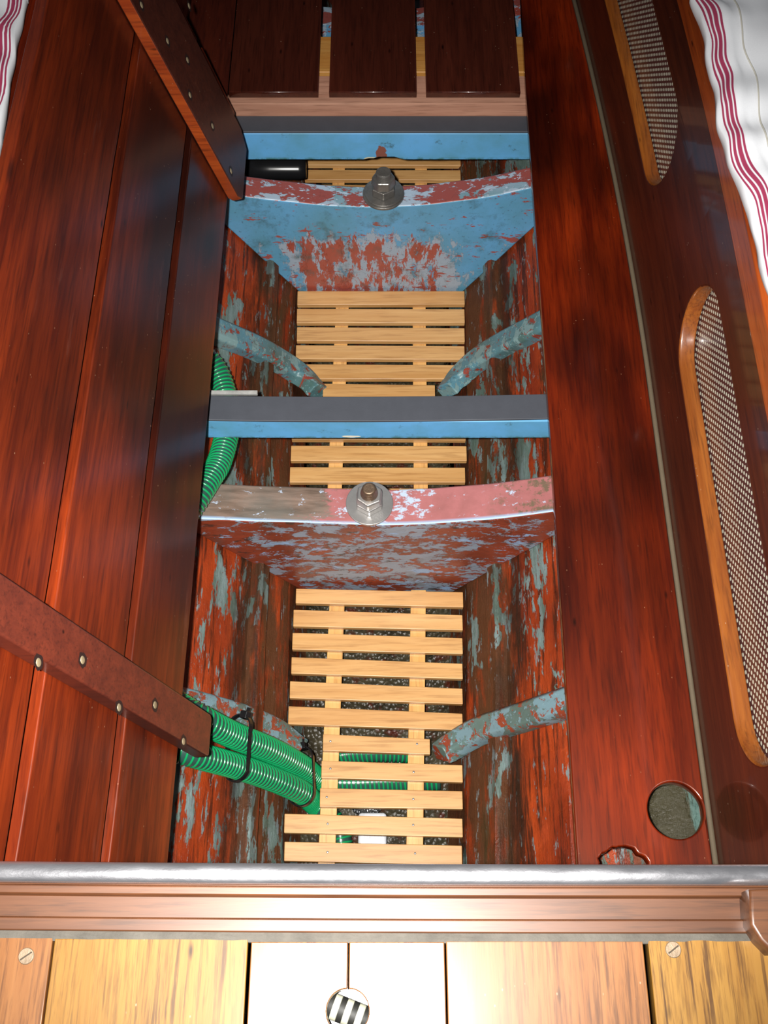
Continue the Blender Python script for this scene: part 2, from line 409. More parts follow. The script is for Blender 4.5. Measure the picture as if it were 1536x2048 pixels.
# ================================================================== FLOOR TIMBERS (solid V-shaped)
def timber(yf, yb, zc, kl, kr, mat_face, mat_top, name_label, xw=.34):
    bm = bmesh.new(); n = 40; top = []
    for i in range(n + 1):
        x = -xw + 2 * xw * i / n
        k = kr if x > 0 else kl
        z = zc + k * (abs(x) / .28) ** 1.7 + mnoise.noise(Vector((x * 14, yf * 9, 0))) * .0018
        top.append((x, z))
    def hx(z, side): 
        f = (xr(yf) if side > 0 else xl(yf)); return f + side * SL * (z + .37) - side * .004
    xR = [(hx(z, 1), z) for z in (-.11, -.2, -.3, -.40)]; xL = [(hx(z, -1), z) for z in (-.11, -.2, -.3, -.40)]
    poly = [t for t in top if xL[0][0] < t[0] < xR[0][0]]
    poly = [(xL[0][0], poly[0][1])] + poly + [(xR[0][0], poly[-1][1])]
    m = len(poly)
    outline = poly + xR[0:] + xL[::-1]
    def cr(y, push=0): return [bm.verts.new((x, y + mnoise.noise(Vector((x * 9, z * 9, y))) * .002, z)) for x, z in outline]
    f_ = cr(yf); b_ = cr(yb)
    N_ = len(outline)
    # front + back as strips to an inner row so shading stays even
    bm.faces.new(f_); bm.faces.new(b_[::-1])
    tf = []
    for i in range(N_):
        fc = bm.faces.new((f_[i], b_[i], b_[(i + 1) % N_], f_[(i + 1) % N_]))
        if i < m - 1: tf.append(fc)
    for fc in tf: fc.material_index = 1
    o = obj('floor_timber', bm, mat_face, bevel=.004, seg=2, angle=50)
    o.data.materials.append(mat_top)
    return o
# timber with bright blue paint rubbed to grey and red on its face
s = N('blue_paint_over_red')
x, y, z = s.xyz()
c = s.mix(s.ramp(s.noise(7, 5, .6), .35, .65), (.10, .29, .50), (.075, .22, .31))
v = s.coord((1, 1, .42), (1, 0, 0), (0, math.radians(-24), 0))
bias = s.math('ADD', s.ramp(z, .17, .255, .03, -.20), s.ramp(s.math('ABSOLUTE', s.math('ADD', x, .015)), .12, .22, .0, -.16))
n1 = s.math('ADD', s.noise(30, 10, .76, v, .2), bias); n2 = s.math('ADD', s.noise(36, 10, .76, s.coord((1, 1, .30), (6, 0, 2), (0, math.radians(-14), 0)), .2), s.math('ADD', bias, s.ramp(x, -.10, .14, .035, -.035)))
c = s.mix(s.ramp(n1, .455, .475), c, (.25, .31, .38)); c = s.mix(s.ramp(n2, .53, .54), c, (.27, .055, .035))
c = s.mix(s.ramp(s.noise(60, 7, .7, s.coord((.35, 1, 1), (4, 4, 4))), .60, .61), c, (.26, .06, .05))
c = s.mix(s.ramp(s.noise(24, 7, .72, s.coord(loc=(8, 1, 1))), .53, .72, 0, .75), c, (.035, .065, .055)); c = s.mix(s.ramp(s.noise(120, 5, .7), .60, .66, 0, .6), c, (.04, .08, .10))
s.set(col=c, rough=.42); s.bump(s.math('ADD', s.math('MULTIPLY', s.ramp(n1, .46, .475), -.5), s.noise(30, 4, .6, v)), .5, .003)
M_t1 = s.m
M_t1top = paint_mat('rubbed_blue_top', (.24, .33, .42), (.12, .24, .28), (.24, .058, .05), (.30, .38, .47), .95, .7, st=(.45, 1, 1), seed=3, sc=1.1)
# timber in red paint with grey-blue remains
s = N('red_paint_grey_remains')
c = s.mix(s.ramp(s.noise(12, 6, .6), .35, .65), (.25, .042, .016), (.13, .028, .015))
v = s.coord((.55, 1, 1), (2, 0, 0), (0, math.radians(14), 0))
n1 = s.noise(32, 10, .76, v, .3); x, y, z = s.xyz()
n1 = s.math('ADD', n1, s.ramp(s.math('ABSOLUTE', x), .10, .26, .015, -.05))
c = s.mix(s.ramp(n1, .505, .52), c, (.20, .24, .30)); c = s.mix(s.ramp(s.noise(9, 5, .6, s.coord(loc=(5, 5, 5))), .58, .7, 0, .7), c, (.06, .05, .035))
c = s.mix(s.ramp(s.noise(50, 7, .7, s.coord((.5, 1, 1), (1, 7, 4))), .60, .64, 0, .8), c, (.03, .02, .015))
c = s.mix(s.ramp(s.noise(38, 8, .7, s.coord((.4, 1, 1), (8, 7, 4))), .60, .61), c, (.22, .33, .50))
s.set(col=c, rough=.42); s.bump(s.math('ADD', s.ramp(n1, .505, .52), s.noise(60, 5, .6, v)), .5, .003)
M_t2 = s.m
s = N('pink_primer_top')
x, y, z = s.xyz(); v = s.coord((.4, 1, 1))
nn = s.noise(20, 9, .76, v, .2)
bare = s.mix(s.ramp(s.noise(60, 5, .6, s.coord((.12, 1, 1))), .4, .65), (.19, .13, .10), (.07, .045, .03))
bare = s.mix(s.ramp(s.noise(10, 4), .4, .6, 0, .5), bare, (.10, .11, .10))
pink = s.mix(s.ramp(s.noise(26, 6), .35, .7), (.33, .115, .115), (.24, .085, .08))
c = s.mix(s.ramp(s.math('ADD', x, s.math('MULTIPLY', s.math('SUBTRACT', nn, .5), .35)), -.085, -.065), bare, pink)
ctr = s.ramp(s.math('ABSOLUTE', s.math('SUBTRACT', x, .015)), .02, .12, .085, -.02)
c = s.mix(s.ramp(s.math('ADD', s.noise(60, 9, .78, s.coord((.6, 1, 1), (3, 3, 3))), ctr), .585, .60), c, (.36, .43, .54))
c = s.mix(s.math('MULTIPLY', s.ramp(x, .17, .22), s.ramp(s.noise(30, 7, .7), .50, .56)), c, (.12, .08, .05))
c = s.mix(s.math('MULTIPLY', s.ramp(y, -.026, -.031), s.ramp(s.noise(22, 6, .7, v), .40, .46)), c, (.27, .40, .58))
s.set(col=c, rough=.5); s.bump(nn, .3, .002); M_t2top = s.m
t1 = tag(timber(1.427, 1.480, -.120, .030, .052, M_t1, M_t1top, ''), 'V-shaped floor timber in bright blue paint rubbed through to red, under the farther bolt', 'timber')
t2 = tag(timber(.751, .818, -.120, .020, .050, M_t2, M_t2top, ''), 'V-shaped floor timber in red paint with pink top, under the nearer bolt', 'timber')
t3 = tag(timber(1.93, 1.985, -.120, .030, .052, paint_mat('dull_blue_paint', BLUE, BLUE2, RED, GREY, .3, .4, seed=5), M_t1top, ''), 'blue floor timber glimpsed through the gaps between the dark planks', 'timber')

# ================================================================== KEEL BOLTS
def keel_bolt(px, py, ztop, wr, label, rusty, lean):
    p = atz(px, py, ztop)
    t = thing('keel_bolt', p, label, 'bolt')
    M = Matrix.Translation(p) @ Matrix.Rotation(lean, 4, 'X')
    def cyl(r, z0, z1, seg, rot=0, r2=None, cx=0, cy=0, dome=0):
        bm = bmesh.new(); r2 = r if r2 is None else r2
        rr = [(r, z0), (r2, z1)]
        rings = [[bm.verts.new(M @ Vector((cx + q * math.cos(rot + 2 * math.pi * k / seg), cy + q * math.sin(rot + 2 * math.pi * k / seg), zz))) for k in range(seg)] for q, zz in rr]
        for k in range(seg): bm.faces.new((rings[0][k], rings[0][(k + 1) % seg], rings[1][(k + 1) % seg], rings[1][k]))
        bm.faces.new(rings[0][::-1]); bm.faces.new(rings[1]); return bm
    st = M_steel if rusty else M_steel2
    obj('washer', cyl(wr, -.001, .004, 48), st, t, bevel=.001)
    if rusty:
        obj('nut', cyl(wr * .62, .004, .021, 6, math.radians(30)), st, t, bevel=.0022, seg=3)
        obj('nut', cyl(wr * .61, .022, .040, 6, math.radians(24), wr * .57), st, t, bevel=.003, seg=3)
        obj('stud', cyl(wr * .38, .040, .062, 20, 0, wr * .28), M_rust, t, bevel=.003, seg=3)
    else:
        obj('washer', cyl(wr * .93, .004, .007, 48, cx=.001, cy=.001), st, t, bevel=.001)
        obj('nut', cyl(wr * .61, .007, .025, 6, math.radians(30)), st, t, bevel=.0022, seg=3)
        obj('nut', cyl(wr * .60, .026, .046, 6, math.radians(0), wr * .55), st, t, bevel=.003, seg=3)
        # threaded stud end
        bm = bmesh.new(); rings = []
        for i in range(13):
            zz = .046 + i * .0011; r = wr * .36 * (1 - .03 * (i % 2)) * (1 if i < 11 else .86)
            rings.append([bm.verts.new(M @ Vector((r * math.cos(k * math.pi / 12), r * math.sin(k * math.pi / 12), zz))) for k in range(24)])
        for a, b in zip(rings, rings[1:]):
            for k in range(24): bm.faces.new((a[k], a[(k + 1) % 24], b[(k + 1) % 24], b[k]))
        bm.faces.new(rings[0][::-1]); bm.faces.new(rings[-1]); obj('stud', bm, st, t)
    return t
keel_bolt(767, 389, -.1165, .0400, 'steel bolt with two stacked nuts and washer on the blue floor timber', False, math.radians(0))
keel_bolt(739, 1008, -.1165, .0385, 'shiny steel bolt with brown-stained tip and washer on the pink-topped floor timber', True, math.radians(4))

# ================================================================== CROSS BEAMS
M_bA = beam_mat('bright_blue_beam_paint', [(-.006, .010, .012, .024, (.20, .07, .05)), (-.008, .001, .030, .0065, (.55, .50, .33))], 1)
M_bB = beam_mat('bright_blue_beam_paint_b', [(-.055, .006, .016, .0028, (.70, .66, .52))], 4)
def bar(x0, x1, y0, y1, z0, z1, n=24, bow=0, rise=0.0, notch=None):
    """bar along x with slight bow of its edges"""
    bm = bmesh.new(); R = []
    for i in range(n + 1):
        x = x0 + (x1 - x0) * i / n; u = 2 * (x - x0) / (x1 - x0) - 1
        d = bow * (1 - u * u); dz = rise * u
        zb = z0 + (notch(x) if notch else 0)
        R.append([bm.verts.new(q) for q in ((x, y0 + d, zb + dz), (x, y1 + d, zb + dz), (x, y1 + d, z1 + dz), (x, y0 + d, z1 + dz))])
    for a, b in zip(R, R[1:]):
        for k in range(4): bm.faces.new((a[k], a[(k + 1) % 4], b[(k + 1) % 4], b[k]))
    bm.faces.new(R[0]); bm.faces.new(R[-1][::-1]); return bm
tA = thing('cross_beam', (0, 1.56, -.112), 'bright blue cross beam topped with black rubber, below the ends of the dark planks', 'beam')
obj('beam', bar(-.34, .36, 1.541, 1.63, -.112, -.0465, 70, notch=lambda x: .007 if abs(x - .006) < .022 else (.003 if abs(x - .0) < .034 else 0)), M_bA, tA, bevel=.0015)
o = obj('rubber_strip', bar(-.34, .36, 1.5415, 1.583, -.0463, -.042, 24), M_rubber, tA, bevel=.001)
bm = bar(-.335, .30, 1.585, 1.66, -.046, -.015, 24, 0, .0); tag(obj('ledge_board', bm, M_raw, bevel=.001), 'bare pinkish-brown ledge board carrying the ends of the dark planks', 'board')
tB = thing('cross_beam', (0, .92, -.084), 'blue cross beam with black rubber on top, between the two bolts', 'beam')
obj('beam', bar(-.36, .37, .894, .941, -.084, -.0325, 40, -.002), M_bB, tB, bevel=.0015)
o = obj('rubber_strip', bar(-.335, .262, .8945, .941, -.032, -.0275, 30, -.004, .0015), M_rubber, tB, bevel=.001)
obj('pale_end_pad', bar(-.36, -.205, .9425, .949, -.034, -.027, 8), plain('grey_flaking_paint', (.30, .30, .29), .5, bump=.5, var=.6), tB, bevel=.001)
# farther beam seen between planks
bm = bar(-.33, .36, 1.672, 1.672 + .10, -.10, -.016, 4)
tag(obj('cross_beam', bm, wood('varnished_pine_beam', (.25, .10, .02), (.48, .20, .04), (.60, .32, .09), axis='x', rough=.4, coat=.4, seed=14, specks=False), bevel=.002),
    'orange-brown beam seen through the gaps between the dark planks', 'beam')

# ================================================================== FRAME RIBS
M_rib = paint_mat('teal_blue_rib_paint', (.095, .24, .32), (.06, .12, .11), (.22, .04, .025), (.16, .26, .27), .25, .4, seed=2, sc=1.6)
M_rib2 = paint_mat('grey_green_rib_paint', (.11, .18, .17), (.06, .085, .07), (.24, .045, .02), (.15, .25, .29), .5, .5, seed=6, sc=1.5)
def rib(pts, w_, h_, mat, label, off=.012):
    P = [hull_hit(a, b, off) for a, b in pts]; path = resample(spline(P, 12), .008)
    side = 1 if pts[0][0] > 768 else -1
    up = Vector((-side * .843, 0, .539))
    sec = [(-w_, -h_), (-w_, h_ * .5), (-w_ * .7, h_), (w_ * .7, h_), (w_, h_ * .5), (w_, -h_)]
    bm = bmesh.new(); section_sweep(bm, path, up, sec)
    return tag(obj('frame_rib', bm, mat, bevel=.003), label, 'rib')
rib([(395, 645), (440, 664), (520, 698), (580, 733), (612, 757), (638, 785)], .0235, .016, M_rib, 'curved teal-blue rib on the left hull side, behind the middle cross beam', .014)
rib([(1130, 618), (1085, 646), (1000, 690), (950, 722), (915, 755), (890, 785)], .0235, .016, M_rib, 'curved teal-blue rib on the right hull side, behind the middle cross beam', .014)
rib([(350, 1400), (420, 1417), (500, 1440), (560, 1466), (606, 1500)], .022, .010, M_rib2, 'grey-green rib on the left hull side beside the hoses', .008)
rib([(1190, 1385), (1140, 1402), (1040, 1435), (960, 1460), (905, 1490), (872, 1512)], .0215, .016, M_rib2, 'grey-green rib on the right hull side, nearest the sill', .016)

# ================================================================== SLATTED GRATINGS
ZG = -.362
def grating(slats, rails, label, z=ZG, nails=()):
    c = atz(sum(q[0] + q[1] for q in slats) / 2 / len(slats), slats[0][2], z)
    ce = atz(768, slats[-1][4], z)
    t = thing('slatted_grating', ((c.x), (c.y + ce.y) / 2, z - .028), label, 'grating')
    for i, (xa, xb, yl0, yr0, yl1, yr1) in enumerate(slats):
        th = .011
        # yl1/yr1 is the foot of the front face: top front edge sits where the front edge of the top is
        A = atz(xa, yl0, z); B = atz(xb, yr0, z); Cc = atz(xb, yr1, z - th); D = atz(xa, yl1, z - th)
        D.z = z; Cc.z = z
        bm = bmesh.new(); hexa(bm, [A, B, Cc, D], th)
        o = obj('slat', bm, M_pine, t, bevel=.0012)
        if i in nails:
            for rx in (0, 1):
                (x0, y0), (x1, y1) = rails[rx]
                yy = (yl0 + yl1) / 2 - 3; px = x0 + (x1 - x0) * (yy - y0) / (y1 - y0)
                p = atz(px + random.uniform(-5, 5), yy + random.uniform(-2, 4) + (6 if rx else 0), z)
                bm = bmesh.new()
                bmesh.ops.create_uvsphere(bm, u_segments=10, v_segments=6, radius=.0020, matrix=Matrix.Translation(p) @ Matrix.Diagonal((1, 1, .35, 1)))
                obj('nail', bm, M_steel, o, smooth=True)
    for (x0, y0), (x1, y1) in rails:
        zz = z - .0112
        hw = .0138
        a = atz(x0, y0, zz); b = atz(x1, y1, zz)
        bm = bmesh.new(); hexa(bm, [a + Vector((-hw, 0, 0)), a + Vector((hw, 0, 0)), b + Vector((hw, 0, 0)), b + Vector((-hw, 0, 0))], .016)
        obj('rail', bm, M_pineR, t, bevel=.001)
    return t
near = [(592, 926, 1177, 1184, 1211, 1219), (587, 925, 1219, 1230, 1257, 1265), (585, 925, 1265, 1276, 1303, 1312), (583, 925, 1314, 1327, 1351, 1362),
        (580, 925, 1362, 1377, 1400, 1412), (577, 925, 1412, 1427, 1452, 1464), (646, 860, 1468, 1478, 1505, 1512), (643, 925, 1521, 1530, 1559, 1568),
        (640, 925, 1576, 1582, 1617, 1621), (569, 925, 1627, 1637, 1668, 1677), (569, 924, 1683, 1691, 1724, 1733), (569, 924, 1742, 1749, 1783, 1790)]
grating(near, [((675, 1180), (650, 1795)), ((837, 1180), (828, 1795))], 'slatted pine grating nearest the sill, with eleven slats in view', nails=(6, 7, 8, 9, 10))
far = [(595, 929, 582, 582, 616, 615), (594, 929, 617, 618, 652, 652), (594, 929, 654, 656, 688, 689), (592, 929, 690, 692, 724, 725), (592, 930, 728, 730, 764, 764),
       (646, 870, 767, 770, 802, 804), (640, 872, 806, 809, 842, 845), (584, 931, 848, 850, 885, 886), (582, 933, 891, 892, 927, 927), (580, 930, 934, 935, 970, 970), (580, 930, 976, 977, 1012, 1013)]
grating(far, [((686, 583), (668, 1010)), ((838, 583), (842, 1010))], 'slatted pine grating between the two bolted floor timbers')
last = [(604, 921, 262, 262, 284, 284), (604, 921, 287, 287, 310, 310), (606, 921, 312, 312, 337, 338), (610, 921, 339, 340, 366, 367), (610, 921, 369, 370, 395, 396)]
grating(last, [((680, 262), (676, 396)), ((842, 262), (842, 396))], 'slatted pine grating farthest away, glimpsed under the blue beam by the planks')

# ================================================================== THINGS IN THE BILGE
def hose(pts, r, pitch, label, parent_loc):
    t = thing('ribbed_hose', parent_loc, label, 'hose')
    path = resample(spline(pts, 20), .004); bm = bmesh.new(); sweep(bm, path, r * .93, 18)
    obj('hose_wall', bm, M_tube, t, smooth=True)
    fine = resample(path, .0008) ; fr = rot_frame(fine); hp = []; dist = 0
    for i, (p, (tt, n, b)) in enumerate(zip(fine, fr)):
        if i: dist += (fine[i] - fine[i - 1]).length
        a = 2 * math.pi * dist / pitch
        hp.append(p + (n * math.cos(a) + b * math.sin(a)) * r * .955)
    # helix made of short rounded rib
    bm = bmesh.new(); sub = []
    steps_per_turn = 20; total = dist / pitch * steps_per_turn
    k = 0
    while k < total:
        q = k / steps_per_turn * pitch / .0008; i = int(q)
        if i + 1 >= len(fine): break
        p = fine[i].lerp(fine[i + 1], q - i); tt, n, b = fr[i]; a = 2 * math.pi * k / steps_per_turn
        rad = (n * math.cos(a) + b * math.sin(a)); sub.append((p + rad * r * .93, rad, tt)); k += 1
    rings = []
    w_, h_ = pitch * .25, r * .085
    for p, rad, tt in sub:
        rings.append([bm.verts.new(p + tt * a * w_ + rad * bb * h_) for a, bb in ((-1, -.4), (-.75, .6), (0, 1.1), (.75, .6), (1, -.4))])
    for a, b in zip(rings, rings[1:]):
        for k in range(4): bm.faces.new((a[k], a[k + 1], b[k + 1], b[k]))
    obj('spiral_rib', bm, M_green, t, smooth=True)
    return path
A = lambda px, py, z: atz(px, py, z)
hpts = [A(355, 700, -.088), A(392, 706, -.092), A(424, 728, -.104), A(446, 775, -.114), A(455, 850, -.112), A(440, 920, -.096), A(418, 958, -.078), A(394, 996, -.066), A(345, 1075, -.068),
        A(300, 1180, -.085), A(295, 1300, -.095), A(335, 1390, -.115)]
up_ = [hull_hit(x, y, q) for x, y, q in ((400, 1436, .058), (470, 1472, .055), (540, 1500, .050), (600, 1532, .036))]
hpts += up_ + [A(632, 1556, -.416), A(660, 1564, -.424), A(720, 1565, -.425), A(790, 1562, -.428), A(880, 1558, -.428)]
pathA = hose(hpts, .0205, .0076, 'green ribbed hose curving under the middle beam then into the bundle, the upper of two', atz(430, 1000, -.10))
lo_ = [hull_hit(x, y, .043) for x, y in ((385, 1508), (470, 1532), (540, 1556), (600, 1583))]
lpts = [A(200, 1440, -.085), A(300, 1480, -.10)] + lo_ + [A(628, 1606, -.416), A(652, 1628, -.425), A(678, 1660, -.425), A(684, 1720, -.43), A(684, 1790, -.43)]
pathB = hose(lpts, .0195, .0076, 'green ribbed hose running beneath the upper one in the tied bundle', atz(400, 1540, -.15))
# piece rising beneath the slats
hose([A(672, 1512, -.430), A(700, 1508, -.428), A(745, 1506, -.424), A(790, 1506, -.43), A(820, 1508, -.436)], .0165, .0076,
     'length of green hose glimpsed lying below the nearest grating', atz(745, 1510, -.43))
def cable_tie(headpx, footpx, label):
    print('TIE', headpx) if 0 else None
    cA = min(pathA, key=lambda p: (pix(p)[0] - (headpx[0] + footpx[0]) / 2) ** 2 + (0 if pix(p)[1] > 1300 else 1e6))
    cB = min(pathB, key=lambda p: (pix(p)[0] - (headpx[0] + footpx[0]) / 2) ** 2 + (0 if pix(p)[1] > 1300 else 1e6))
    ax = (pathA[pathA.index(cA) + 3] - cA).normalized()
    e = (cA - cB); e -= ax * e.dot(ax); L = e.length; e.normalize(); o2 = ax.cross(e).normalized()
    if o2.z < 0: o2 = -o2
    R = .0225; t = thing('cable_tie', cB - Vector((0, 0, R)), label, 'cable tie')
    pts = []
    ext = .012
    for k in range(40):
        a = 2 * math.pi * k / 40
        base = cA + e * ext * (1 if True else 0) if math.cos(a) > 0 else cB
        pts.append(base + e * math.cos(a) * R + o2 * math.sin(a) * R)
    bm = bmesh.new(); rings = []
    for i, p in enumerate(pts):
        c0 = (cA + e * ext if (p - cA).dot(e) > 0 else cB); out = (p - c0); out -= ax * out.dot(ax); out.normalize()
        rings.append([bm.verts.new(p + ax * a * .0036 + out * b * .0011) for a, b in ((-1, -1), (-1, 1), (1, 1), (1, -1))])
    for i in range(len(rings)):
        a, b = rings[i], rings[(i + 1) % len(rings)]
        for k in range(4): bm.faces.new((a[k], a[(k + 1) % 4], b[(k + 1) % 4], b[k]))
    obj('strap', bm, M_blackplastic, t, smooth=False)
    hp = cA + e * (R + ext) + o2 * .004
    bm = bmesh.new(); Mx = Matrix((( *ax, 0), (*e, 0), (*o2, 0), (0, 0, 0, 1))).transposed()
    box(bm, -.0065, .0065, -.006, .006, -.006, .007, Matrix.Translation(hp) @ Mx)
    obj('head', bm, M_blackplastic, t, bevel=.0015)
    bm = bmesh.new(); box(bm, -.003, .003, -.004, .012, -.001, .001, Matrix.Translation(hp + o2 * .003) @ Mx); obj('tail', bm, M_blackplastic, t)
def pix(p):
    v = Vector(p) - O; c, s_ = math.cos(TH), math.sin(TH); D = v.y * c - v.z * s_; u = v.y * s_ + v.z * c
    return 768 + F * v.x / D, 1024 - F * u / D
cable_tie((480, 1395), (468, 1550), 'black cable tie around both green hoses, the one nearer the cleat end')
cable_tie((606, 1458), (600, 1590), 'black cable tie around both green hoses, right beside the grating')
# strainer seen through the slats
p = atz(745, 1640, -.42)
t = thing('bilge_strainer', (p.x, p.y, -.455), 'pale strainer box seen through the slats nearest the sill', 'strainer')
bm = bmesh.new(); box(bm, p.x - .024, p.x + .024, p.y - .045, p.y + .010, -.45, -.405); obj('body', bm, M_white, t, bevel=.006, seg=3)
bm = bmesh.new(); q = atz(733, 1588, -.41); bmesh.ops.create_uvsphere(bm, u_segments=24, v_segments=12, radius=.023, matrix=Matrix.Translation((q.x, q.y - .017, -.432)) @ Matrix.Diagonal((1.15, .7, .9, 1)))
s = N('wet_sparkling_plastic'); s.set(col=s.mix(s.ramp(s.voro(260), .25, .35), (.75, .78, .82), (.05, .05, .05)), rough=.12, coat=1.0); s.bump(s.voro(260), 1.0, .003)
obj('dome', bm, s.m, t, smooth=True)
# black rubber pipe beyond the farther floor timber
bm = bmesh.new(); a = atz(470, 338, -.22); b = atz(612, 338, -.22); sweep(bm, [a, a.lerp(b, .5), b.lerp(a, .1), b], [.022, .022, .022, .019], 16)
tag(obj('rubber_pipe', bm, M_blackplastic, smooth=False), 'end of a black rubber pipe in the dark gap under the far blue beam', 'pipe')
for p_ in bpy.data.objects['rubber_pipe'].data.polygons: p_.use_smooth = True

# ================================================================== SOLE: fixed side boards, planks
def side_in(Y): return lerp_tab(Y, [(-.2, .243), (.2, .247), (.866, .259), (1.6, .267), (1.86, .273), (2.45, .285)])
def bend(Y): t = max(0, Y - .95); return .4245 - .045 * (t / .9) ** 1.8 if t < 1.5 else .30
ys = [.11 + i * .06 for i in range(39)]
outer = [(side_in(Y), Y) for Y in ys] + [(bend(Y) - .004, Y) for Y in ys[::-1]]
h1 = [(.3815 + .0365 * math.cos(a), .276 + .0365 * math.sin(a)) for a in [2 * math.pi * k / 64 for k in range(64)]]
h2 = []
for k in range(56):
    a = 2 * math.pi * k / 56; r = .034 + mnoise.noise(Vector((math.cos(a) * 2.2, math.sin(a) * 2.2, 5))) * .006 + mnoise.noise(Vector((math.cos(a) * 8, math.sin(a) * 8, 1))) * .003
    h2.append((.3065 + r * math.cos(a) * 1.02, .196 + r * math.sin(a)))
bm = plate(outer, [h1, h2], .019, lambda u, v, w_: Vector((u, v, w_)), .0025)
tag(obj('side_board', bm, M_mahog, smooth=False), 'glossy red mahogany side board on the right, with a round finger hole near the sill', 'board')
bm = plate([(-.294, .11), (-.294, 2.42), (-.384, 2.42), (-.384, .11)], [], .019, lambda u, v, w_: Vector((u, v, w_)), .0015)
tag(obj('side_board', bm, M_mahog2), 'narrow dark side board on the left beyond the leaning panel', 'board')
# caulk strip between right side board and settee front
bm = bmesh.new(); path = [Vector((bend(Y) - .0005, Y, .0005)) for Y in [.11 + i * .04 for i in range(58)]]
section_sweep(bm, path, Vector((0, 0, 1)), [(-.0038, -.004), (-.0032, .0012), (0, .0024), (.0032, .0012), (.0038, -.004)])
struct(obj('trim_1', bm, M_caulk, smooth=True), 'grey-brown caulk bead where side board meets settee front')
# three planks
M_plk = [wood('dark_plank_varnish_%s' % n_, (.012, .003, .002), (.040, .0075, .004), (.070, .014, .007), coat=.7, coatr=.07, rough=.3, seed=20 + i, stain=.3) for i, n_ in enumerate(('a', 'b', 'c'))]
for i, (a, b, lb) in enumerate([(-.2925, -.124, 'left of the three dark glossy floor planks at the far end'), (-.1035, .0615, 'middle of the three dark glossy floor planks at the far end'),
                             (.0795, .2565, 'right of the three dark glossy floor planks at the far end')]):
    bm = plate([(a, 1.600), (b, 1.600), (b, 2.42), (a, 2.42)], [], .015, lambda u, v, w_: Vector((u, v, w_)), .002)
    tag(obj('floor_plank', bm, M_plk[i]), lb, 'plank')

# ================================================================== LIFTED PANEL leaning on the left settee
PN = Vector((.965, 0, .262)).normalized(); PU = Vector((-.262, 0, .965)).normalized(); P0 = Vector((-.2555, 0, 0))
def pm(h, Y, w_): return P0 + PU * h + Vector((0, Y, 0)) + PN * w_
t = thing('floor_panel', (-.262, .82, .0), 'lifted mahogany floor panel with two cleats, leaning against the left settee', 'floor panel')
PT = .019
for k, (h0, h1_) in enumerate(((.046, .190), (.209, .366), (.386, .572))):
    bm = bmesh.new(); R = []; n = 60
    sec = [(h0, 0), (h1_, 0), (h1_, -PT), (h0, -PT)]
    y0, y1 = .105, 1.497 - .004 * k
    for i in range(n + 1):
        Y = y0 + (y1 - y0) * i / n
        wv = mnoise.noise(Vector((Y * 5, k, 0))) * .0025
        # top edge of the highest board rounds off and dips at its far end
        R.append([bm.verts.new(pm(hh + (wv if j in (1, 2) else wv * .3) + (mnoise.noise(Vector((Y * 12, k, j))) * .0012), Y, ww)) for j, (hh, ww) in enumerate(sec)])
    for a, b in zip(R, R[1:]):
        for q in range(4): bm.faces.new((a[q], a[(q + 1) % 4], b[(q + 1) % 4], b[q]))
    bm.faces.new(R[0]); bm.faces.new(R[-1][::-1])
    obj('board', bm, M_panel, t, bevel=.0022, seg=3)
# knot scars and grooves as shallow inlays would be invisible; cleats carry the nail heads
def cleat(y0, y1, h0, h1_, T, plugs, chamfer, mat, edge=None):
    bm = bmesh.new()
    poly = [(h0 + chamfer, y0), (h1_, y0), (h1_, y1), (h0 + chamfer * 1.5, y1), (h0, y1 - chamfer), (h0, y0 + chamfer * .6)]
    f_ = [bm.verts.new(pm(h, y, T)) for h, y in poly]; b_ = [bm.verts.new(pm(h, y, .0002)) for h, y in poly]
    bm.faces.new(f_); bm.faces.new(b_[::-1])
    for i in range(len(poly)): bm.faces.new((f_[i], f_[(i + 1) % len(poly)], b_[(i + 1) % len(poly)], b_[i]))
    if edge:
        bmesh.ops.recalc_face_normals(bm, faces=bm.faces)
        for f2 in bm.faces:
            if f2.normal.y < -.7: f2.material_index = 1
    o = obj('cleat', bm, mat, t, bevel=.003, seg=3)
    if edge: o.data.materials.append(edge)
    for h, y in plugs:
        bm = bmesh.new(); m = Matrix.Translation(pm(h, y, T)) @ PN.to_track_quat('Z', 'Y').to_matrix().to_4x4() @ Matrix.Diagonal((1, 1, .25, 1))
        bmesh.ops.create_uvsphere(bm, u_segments=14, v_segments=7, radius=.0048, matrix=m)
        k0 = len(bm.faces); L_ = []
        for k in range(20):
            rr = .0085 + .0022 * mnoise.noise(Vector((h * 90, y * 90 + math.cos(k * .314) * 2, math.sin(k * .314) * 2)))
            L_.append(bm.verts.new(m @ Vector((rr * math.cos(k * .314159), rr * math.sin(k * .314159), .0010))))
        fc = bm.faces.new(L_); o3 = obj('nail_head', bm, M_plug, o, smooth=True); o3.data.materials.append(M_stain)
        o3.data.polygons[len(o3.data.polygons) - 1].material_index = 1
def on_cleat(px, py, T):
    d = ray(px, py); p0 = P0 + PN * T; p = O + d * ((p0 - O).dot(PN) / d.dot(PN)); return ((p - P0).dot(PU), p.y)
T1 = .022; T2 = .020
M_mahogE = wood('red_mahogany_edge', (.05, .008, .004), (.26, .035, .007), (.42, .075, .012), axis='x', coat=.4, coatr=.15, rough=.4, seed=17)
cleat(.345, .402, -.004, .56, T1, [on_cleat(*q, T1) for q in ((77, 1325), (165, 1320), (238, 1415), (310, 1410), (367, 1483))], .004, M_cleat)
cleat(1.292, 1.440, .026, .56, T2, [on_cleat(*q, T2) for q in ((283, 10), (335, 82), (380, 190), (425, 252), (462, 342), (375, 120), (378, 12))], .02, M_cleat2, M_mahogE)

